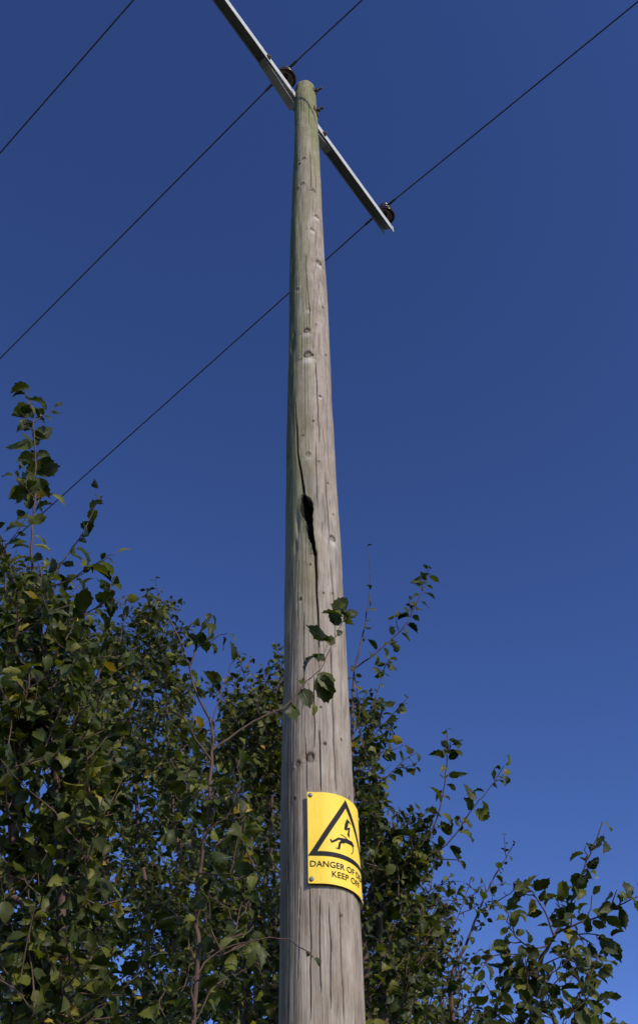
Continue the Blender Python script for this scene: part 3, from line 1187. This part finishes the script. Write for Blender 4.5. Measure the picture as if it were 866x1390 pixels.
    def finish(self, n_obj=300):
        # crown: the leaves that show largest become single leaves, the rest one mass
        later = sorted(self.later, key=lambda l: -np.linalg.norm(l[1][:, 0]) / np.linalg.norm(l[0] - CAM) ** 1.0)
        single = self.first[:n_obj]
        rest = self.first[n_obj:] + later[max(0, n_obj - len(single)):]
        single = single + later[:max(0, n_obj - len(single))]
        b = Vector(self.base)
        for p, M in single:
            o = bpy.data.objects.new('leaf', LEAVES[int(self.rng.integers(len(LEAVES)))])
            COL.objects.link(o)
            o.parent = self.root
            m = Matrix([[*M[0], p[0] - b[0]], [*M[1], p[1] - b[1]], [*M[2], p[2] - b[2]], [0, 0, 0, 1]])
            o.matrix_basis = m
        if self.tv:
            tw = link('twigs', mesh_np('twigs', np.concatenate(self.tv), quads=np.concatenate(self.tf)), M_BARK, self.root)
            tag(tw, kind='stuff')
        if rest:
            V, F, U, T = [], [], [], []
            off = 0
            for p, M in rest:
                v, f, uv = TM[int(self.rng.integers(len(TM)))]
                V.append(v @ M.T + p); F.append(f + off); U.append(uv)
                T.append(np.full(len(f), self.rng.random()))
                off += len(v)
            me = mesh_np('foliage', np.concatenate(V), tris=np.concatenate(F))
            lay = me.uv_layers.new(name='UVMap')
            lay.data.foreach_set('uv', np.concatenate(U).astype(np.float32).ravel())
            a = me.attributes.new('leaf_tone', 'FLOAT', 'FACE')
            a.data.foreach_set('value', np.concatenate(T).astype(np.float32))
            fo = link('foliage', me, M_LEAFS, self.root)
            tag(fo, kind='stuff')
        print('TREE', self.root.name, 'first', len(self.first), 'later', len(self.later))


def pts(lst, y0, y1=None):
    """photo points from base to tip, at distances from y0 to y1"""
    y1 = y0 if y1 is None else y1
    n = max(1, len(lst) - 1)
    return [at(a, b, y0 + (y1 - y0) * i / n) for i, (a, b) in enumerate(lst)]

# ------------------------------------------------------------------ tall shrub on the left, nearest
def ground_under(px, py, Y):
    p = at(px, py, Y)
    return (p[0], Y, 0.0)


T = Tree(ground_under(92, 1380, 2.9), 'tall leafy young tree at the left edge, its leading shoot highest of all', .074, seed=3)
b = T.base
T.trunk([b, b + [.02, 0, 1.2], at(86, 1390, 2.9), at(84, 1300, 2.9), at(83, 1220, 2.9), at(79, 1140, 2.88), at(77, 1070, 2.86), at(80, 960, 2.82)], .022, .010)
T.trunk([b + [-.03, .03, .3], at(20, 1390, 2.8), at(15, 1200, 2.75), at(22, 1010, 2.7)], .018, .008, 'stem')
T.shoot(pts([(80, 960), (78, 885), (74, 860), (68, 830), (62, 800), (53, 765)], 2.82, 2.7), .007, .003, bare=.3, gap=.05)
T.shoot(pts([(72, 960), (60, 900), (57, 870), (54, 845), (47, 800), (44, 770), (43, 740), (46, 690), (48, 640), (47, 595), (42, 548), (33, 530)], 2.82, 2.6), .0085, .0022, bare=.30, gap=.036, twigs=7, tlen=.13)
for q in ((40, 527, 20, 524, .7), (43, 548, 27, 555, .6), (44, 560, 29, 552, .3), (44, 574, 23, 580, .7), (46, 602, 9, 613, .6), (48, 592, 69, 583, .5), (52, 613, 74, 624, .8), (42, 628, 25, 634, .6),
          (50, 640, 72, 645, .9), (50, 650, 66, 668, .8), (40, 650, 14, 652, .7), (40, 662, 12, 676, .8), (46, 560, 48, 541, .5), (72, 672, 90, 684, .7)):
    T.leaf_at(q[0], q[1], q[2], q[3], 2.66, .03, q[4])
T.shoot(pts([(55, 808), (75, 775), (95, 750), (115, 720), (128, 690), (136, 664)], 2.75, 2.7), .0035, .0015, bare=.15, gap=.038)
T.shoot(pts([(48, 815), (70, 797), (105, 783), (130, 765), (155, 752)], 2.75, 2.7), .0035, .0015, bare=.15, gap=.038, twigs=1)
T.shoot(pts([(75, 900), (100, 850), (130, 825), (143, 815), (150, 800)], 2.8, 2.75), .004, .0015, bare=.2, gap=.036, twigs=3)
T.shoot(pts([(62, 880), (85, 850), (110, 835), (125, 828)], 2.7, 2.65), .0035, .0015, bare=.25, gap=.04, twigs=2)
T.shoot(pts([(22, 1010), (28, 970), (38, 938), (41, 905)], 2.7, 2.6), .006, .003, bare=.5, gap=.05)
T.shoot(pts([(38, 938), (60, 922), (82, 908)], 2.62, 2.55), .004, .0018, bare=.4, gap=.05, join=False)
T.shoot(pts([(36, 942), (25, 928), (14, 914)], 2.62, 2.55), .003, .0015, bare=.4, gap=.05, join=False)
T.shoot(pts([(20, 900), (12, 830), (8, 790), (3, 745), (-4, 715)], 2.7, 2.6), .005, .0018, bare=.2, gap=.035, twigs=4)
T.shoot(pts([(107, 1130), (115, 1098), (124, 1082), (133, 1066)], 2.75, 2.65), .005, .002, bare=.4, gap=.05)
T.shoot(pts([(90, 1245), (105, 1235), (128, 1228)], 2.75, 2.65), .004, .002, bare=.4, gap=.05)
T.shoot(pts([(8, 1080), (12, 1055), (20, 1042)], 2.6, 2.5), .005, .002, bare=.5, gap=.05)
T.fill([(0, 735), (28, 745), (55, 790), (80, 810), (110, 830), (128, 850), (122, 905), (135, 960), (118, 1010), (0, 1040)], 150, 2.5, 3.5, .034, (.15, .38), .057)
T.fill([(100, 850), (130, 860), (160, 960), (170, 1100), (120, 1100)], 45, 2.8, 3.8, .034, (.15, .38), .054)
T.fill([(-40, 960), (120, 1000), (140, 1100), (155, 1240), (150, 1400), (-40, 1400)], 250, 2.5, 3.6, .034, (.15, .4), .056)
T.finish()

# ------------------------------------------------------------------ dense small-leaved tree farther back, left
T = Tree(ground_under(205, 1390, 6.4), 'dense small-leaved tree behind, left of the pole, with pointed top', .052, seed=5)
b = T.base
T.trunk([b, b + [.0, 0, 2.4], at(200, 1300, 6.4), at(190, 1150, 6.4), at(178, 1000, 6.4), at(176, 940, 6.4)], .030, .010)
T.trunk([b + [.15, .1, .2], at(240, 1300, 6.5), at(235, 1100, 6.5), at(225, 930, 6.5)], .022, .008, 'stem')
T.trunk([b + [-.2, .1, .2], at(140, 1300, 6.5), at(135, 1100, 6.5), at(150, 930, 6.5)], .022, .008, 'stem')
T.shoot(pts([(176, 950), (180, 900), (190, 860), (205, 825), (222, 798)], 6.4, 6.3), .008, .0025, bare=.1, gap=.035, twigs=12, tlen=.2)
T.shoot(pts([(150, 950), (158, 900), (165, 860), (170, 830), (168, 808)], 6.4, 6.3), .008, .0025, bare=.1, gap=.035, twigs=9, tlen=.18)
T.shoot(pts([(225, 940), (232, 900), (240, 870), (246, 850)], 6.4, 6.3), .007, .0025, bare=.1, gap=.035, twigs=9, tlen=.18)
T.shoot(pts([(150, 1000), (150, 930), (151, 880), (150, 850)], 6.4, 6.3), .006, .0025, bare=.4, gap=.05, twigs=3, tlen=.15)
T.fill([(152, 880), (165, 850), (180, 850), (200, 825), (222, 806), (238, 850), (250, 890), (262, 930), (262, 1060), (140, 1060), (158, 960)], 150, 5.9, 7.1, .034, (.25, .6), .064, twigs=2)
T.fill([(128, 845), (150, 830), (165, 860), (165, 1000), (130, 1000)], 36, 5.9, 7.1, .034, (.25, .6), .064, twigs=2)
T.fill([(100, 1040), (300, 1000), (330, 1150), (330, 1420), (80, 1420), (90, 1200)], 260, 5.8, 7.3, .034, (.25, .6), .066, twigs=2)
T.finish()

# ------------------------------------------------------------------ broad tree farthest back
T = Tree(ground_under(250, 1390, 9.3), 'broad dark tree farthest back, closing the gaps low down left of the pole', .066, seed=41)
b = T.base
T.trunk([b, b + [0, 0, 3.2], at(250, 1300, 9.3), at(245, 1150, 9.3), at(240, 1050, 9.3)], .055, .016)
T.trunk([b + [.3, .1, .3], at(350, 1330, 9.3), at(360, 1150, 9.3), at(365, 1060, 9.3)], .04, .014, 'stem')
T.trunk([b + [-.3, .1, .3], at(120, 1350, 9.3), at(110, 1150, 9.3), at(120, 1050, 9.3)], .04, .014, 'stem')
T.trunk([b + [.35, .2, .3], at(500, 1380, 9.3), at(520, 1300, 9.3), at(525, 1240, 9.3)], .035, .012, 'stem')
T.fill([(60, 1010), (150, 985), (270, 1000), (330, 985), (395, 1000), (395, 1420), (40, 1420)], 420, 8.4, 10.4, .036, (.3, .8), .066, twigs=2)
T.fill([(395, 1190), (480, 1130), (520, 1165), (560, 1230), (590, 1290), (600, 1420), (395, 1420)], 130, 8.4, 10.4, .036, (.3, .8), .066, twigs=2)
T.finish(60)

# ------------------------------------------------------------------ near shrub whose twig crosses the pole
T = Tree(ground_under(262, 1390, 2.55), 'slender shrub left of the pole, one twig crossing in front of the wood', .066, 'shrub', 'hedgerow_shrub', seed=8)
b = T.base
T.trunk([b, b + [.0, 0, 1.0], at(262, 1390, 2.55), at(266, 1250, 2.55), at(272, 1180, 2.55), at(279, 1130, 2.55), at(285, 1085, 2.55), at(288, 1035, 2.55)], .0085, .0048)
T.shoot(pts([(288, 1035), (289, 1000), (283, 975), (270, 948), (258, 910), (247, 875), (235, 850), (222, 829)], 2.55, 2.5), .0046, .002, bare=.40, gap=.06, join=False)
T.shoot(pts([(289, 1018), (310, 1003), (335, 985), (360, 972), (384, 961), (400, 945), (417, 925), (434, 908), (448, 882), (461, 853), (470, 838)], 2.55, 2.62), .0036, .0012, bare=1.0, top=.9, gap=.3, size=.03, join=False)
for q in ((466, 830, 457, 806, .9), (467, 832, 486, 836, .6), (464, 838, 437, 827, .5), (462, 847, 447, 831, -.5), (458, 863, 463, 852, .5),
          (447, 868, 412, 853, .35), (431, 890, 401, 899, .3), (436, 918, 443, 951, .9), (409, 936, 422, 958, .6), (425, 957, 427, 970, .8), (398, 955, 397, 983, .8), (470, 838, 479, 820, .8), (466, 834, 450, 814, .7), (468, 833, 478, 848, .9), (440, 897, 424, 886, .6), (452, 876, 441, 858, .8), (434, 914, 452, 936, .7), (388, 958, 404, 973, .8), (412, 930, 405, 915, .6), (470, 836, 488, 826, .8)):
    T.leaf_at(q[0], q[1], q[2], q[3], 2.62, 0, q[4])
for a, q in (((434, 908), (447, 868)), ((434, 906), (431, 890)), ((432, 911), (436, 918)), ((405, 940), (409, 936)), ((391, 955), (398, 955)), ((417, 926), (425, 957))):
    T.leaf_at(q[0], q[1], q[0] + 4, q[1] + 7, 2.62, 0, .4, stalk=a)
T.shoot(pts([(258, 908), (265, 880), (275, 850), (283, 832)], 2.5, 2.48), .0025, .0012, bare=.25, gap=.04, size=.056, twigs=1, tlen=.07)
T.shoot(pts([(266, 880), (285, 872), (298, 863), (308, 860)], 2.5, 2.46), .002, .0012, bare=.4, gap=.04, size=.052)
T.shoot(pts([(287, 985), (300, 940), (318, 895), (324, 888)], 2.52, 2.46), .002, .0012, bare=.55, gap=.042, size=.05)
T.shoot(pts([(260, 992), (248, 975), (230, 960)], 2.5, 2.42), .003, .0014, bare=.3, gap=.045, size=.056)
T.shoot(pts([(286, 1088), (305, 1080), (330, 1075)], 2.53, 2.5), .003, .0014, bare=.35, gap=.05, size=.058)
T.shoot(pts([(277, 1140), (295, 1118), (320, 1115), (333, 1150), (345, 1185)], 2.53, 2.48), .003, .0014, bare=.5, gap=.04, size=.064)
T.shoot(pts([(268, 1190), (280, 1188), (312, 1187)], 2.52, 2.48), .0035, .0016, bare=.3, gap=.05, size=.058)
T.shoot(pts([(262, 1330), (300, 1290), (350, 1277), (395, 1278), (425, 1300)], 2.5, 2.5), .0028, .0014, bare=.5, gap=.12, size=.035)
T.fill([(240, 930), (300, 920), (330, 1000), (350, 1120), (350, 1400), (200, 1400), (215, 1100)], 56, 2.45, 2.9, .042, (.12, .25), .052, twigs=0)
T.finish()

# ------------------------------------------------------------------ bush behind the pole, left of it
T = Tree(ground_under(335, 1390, 4.8), 'mid-green bush filling the gap just left of the pole', .052, 'shrub', 'hedgerow_shrub', seed=13)
b = T.base
T.trunk([b, b + [.0, 0, 1.8], at(335, 1350, 4.8), at(340, 1200, 4.8), at(345, 1080, 4.8), at(352, 1000, 4.8)], .022, .007)
T.trunk([b + [.1, .1, .2], at(372, 1330, 4.9), at(368, 1150, 4.9), at(372, 1000, 4.9)], .017, .006, 'stem')
T.shoot(pts([(360, 1000), (372, 950), (380, 920), (384, 895), (392, 876)], 4.8, 4.7), .006, .002, bare=.1, gap=.034, twigs=6, tlen=.13)
T.shoot(pts([(345, 1010), (340, 960), (332, 920), (324, 888)], 4.8, 4.7), .006, .002, bare=.25, gap=.036, twigs=4, tlen=.12)
T.shoot(pts([(352, 990), (356, 950), (354, 920)], 4.8, 4.7), .005, .002, bare=.1, gap=.036, twigs=5, tlen=.12)
T.fill([(305, 950), (335, 925), (365, 925), (395, 895), (400, 1010), (330, 1040), (300, 1020)], 85, 4.4, 5.2, .032, (.2, .45), .052, twigs=2)
T.fill([(345, 960), (400, 930), (402, 1400), (345, 1400)], 90, 4.4, 5.6, .034, (.2, .45), .052, twigs=1)
T.fill([(270, 1020), (400, 1010), (400, 1060), (355, 1090), (360, 1200), (390, 1290), (400, 1420), (260, 1420)], 160, 4.4, 5.3, .034, (.2, .45), .052, twigs=1)
T.finish()

# ------------------------------------------------------------------ shrub right behind the pole
T = Tree(ground_under(505, 1390, 4.1), 'leafy shrub right behind the pole with a bare upright reddish shoot', .060, 'shrub', 'hedgerow_shrub', seed=17, g=.80, k=1.16)
b = T.base
T.trunk([b, b + [-.03, 0, 1.6], at(500, 1390, 4.1), at(488, 1250, 4.1), at(480, 1120, 4.1), at(477, 1030, 4.1)], .03, .011)
T.trunk([b + [.1, .05, .2], at(520, 1330, 4.2), at(515, 1240, 4.2), at(505, 1195, 4.2)], .022, .010, 'stem')
T.shoot(pts([(477, 1030), (478, 985), (480, 920), (486, 890), (495, 850), (499, 825), (503, 792), (502, 768), (498, 742)], 4.1, 4.0), .0085, .0012, bare=.52, top=.80, gap=.085, size=.04, join=False, twigs=0)
T.shoot(pts([(481, 908), (500, 895), (518, 880), (540, 860), (551, 848), (560, 830), (570, 808), (579, 790), (582, 772)], 4.05, 3.9), .0042, .0014, bare=.12, gap=.042, size=.056, join=False, twigs=5, tlen=.07)
T.shoot(pts([(478, 1000), (505, 965), (512, 940), (520, 915), (525, 895)], 4.1, 4.0), .003, .0014, bare=.3, gap=.045, size=.052, twigs=2, tlen=.08)
T.shoot(pts([(478, 1040), (500, 1010), (520, 983), (535, 967), (552, 950)], 4.1, 4.0), .004, .0014, bare=.05, gap=.036, size=.056, twigs=6, tlen=.08)
T.shoot(pts([(480, 1120), (490, 1090), (505, 1070), (530, 1050), (548, 1032), (566, 1022)], 4.15, 4.05), .0035, .0014, bare=.15, gap=.040, size=.052, twigs=2, tlen=.07)
T.shoot(pts([(505, 1190), (540, 1172), (560, 1158), (577, 1147), (590, 1120), (600, 1085), (605, 1050), (607, 1015), (606, 990)], 4.15, 3.9), .006, .0015, bare=.22, gap=.042, size=.058, twigs=4, tlen=.07)
T.shoot(pts([(575, 1162), (600, 1152), (622, 1128), (640, 1100), (660, 1076), (675, 1055), (684, 1040)], 4.1, 3.9), .004, .0015, bare=.1, gap=.044, size=.062, twigs=3, tlen=.06)
T.shoot(pts([(500, 1215), (530, 1195), (555, 1182), (575, 1172), (598, 1167), (622, 1168)], 4.1, 3.95), .0055, .002, bare=.3, gap=.055, size=.05, twigs=2, tlen=.08)
T.shoot(pts([(515, 1090), (530, 1100), (545, 1105), (575, 1115), (595, 1125)], 4.1, 4.0), .003, .0014, bare=.1, gap=.036, size=.046, twigs=3, tlen=.07)
T.fill([(482, 930), (500, 960), (515, 1010), (512, 1060), (520, 1100), (560, 1140), (590, 1160), (560, 1190), (500, 1200), (484, 1100)], 95, 3.9, 4.6, .036, (.12, .28), .052, twigs=1)
T.fill([(490, 1190), (560, 1180), (580, 1260), (600, 1420), (480, 1420)], 95, 3.9, 4.7, .036, (.15, .35), .052, twigs=1)
T.finish()

# ------------------------------------------------------------------ thin pale shrub and the low one at bottom right
T = Tree(ground_under(615, 1390, 4.9), 'loose small-leaved bush at the lower right with a thin pale leaning shoot', .044, 'shrub', 'hedgerow_shrub', seed=23, g=.85, k=1.1)
b = T.base
T.trunk([b, b + [0, 0, 1.7], at(615, 1390, 4.9), at(612, 1340, 4.9), at(618, 1310, 4.9)], .02, .009)
T.shoot(pts([(618, 1310), (632, 1285), (644, 1252), (650, 1238), (660, 1213), (672, 1188), (683, 1170), (698, 1146)], 4.9, 4.8), .008, .0018, bare=.18, gap=.06, size=.044, join=False, twigs=6, tlen=.10)
T.shoot(pts([(650, 1238), (672, 1226), (692, 1214), (708, 1200)], 4.85, 4.75), .004, .0016, bare=.1, gap=.055, size=.048, join=False, twigs=3, tlen=.08)
T.shoot(pts([(600, 1330), (600, 1290), (620, 1250), (632, 1215), (640, 1190)], 4.9, 4.8), .004, .0016, bare=.15, gap=.04, size=.042, twigs=5, tlen=.10)
T.shoot(pts([(590, 1330), (575, 1270), (565, 1230), (590, 1205), (618, 1198)], 4.9, 4.8), .005, .0016, bare=.2, gap=.04, size=.044, twigs=6, tlen=.11)
T.fill([(500, 1215), (560, 1205), (600, 1210), (625, 1235), (612, 1262), (640, 1290), (650, 1420), (500, 1420)], 130, 4.7, 5.6, .036, (.15, .4), .046, twigs=1)
T.finish()

T = Tree(ground_under(735, 1390, 3.3), 'large-leaved shrub in the bottom right corner against clear sky', .060, 'shrub', 'hedgerow_shrub', seed=29, g=.84, k=1.14)
b = T.base
T.trunk([b, b + [0, 0, 1.3], at(722, 1390, 3.3), at(726, 1330, 3.3), at(736, 1298, 3.3)], .018, .007)
T.shoot(pts([(736, 1298), (752, 1272), (766, 1250), (777, 1222), (785, 1198), (792, 1180), (804, 1152), (812, 1135), (818, 1116)], 3.3, 3.2), .006, .0016, bare=.05, top=.93, gap=.036, size=.058, join=False, twigs=7, tlen=.07)
T.shoot(pts([(755, 1268), (785, 1254), (813, 1245), (838, 1232), (866, 1217), (895, 1205)], 3.25, 3.15), .0035, .0015, bare=.05, gap=.038, size=.058, join=False, twigs=4, tlen=.06)
T.shoot(pts([(752, 1272), (744, 1248), (732, 1226), (722, 1212), (712, 1203)], 3.28, 3.2), .0035, .0015, bare=.05, gap=.034, size=.056, join=False, twigs=3, tlen=.05)
T.shoot(pts([(745, 1284), (725, 1287), (706, 1280), (695, 1265), (690, 1258)], 3.28, 3.2), .003, .0015, bare=.2, gap=.036, size=.052, join=False, twigs=3, tlen=.06)
T.shoot(pts([(740, 1295), (710, 1298), (680, 1296), (655, 1298)], 3.28, 3.2), .003, .0015, bare=.1, gap=.034, size=.05, join=False, twigs=3, tlen=.06)
T.shoot(pts([(760, 1262), (785, 1268), (810, 1270), (828, 1275)], 3.28, 3.2), .003, .0015, bare=.1, gap=.036, size=.058, join=False, twigs=3, tlen=.06)
T.fill([(655, 1305), (720, 1290), (760, 1270), (800, 1285), (830, 1310), (845, 1420), (640, 1420)], 62, 3.1, 3.6, .036, (.12, .28), .056, twigs=0)
T.finish()
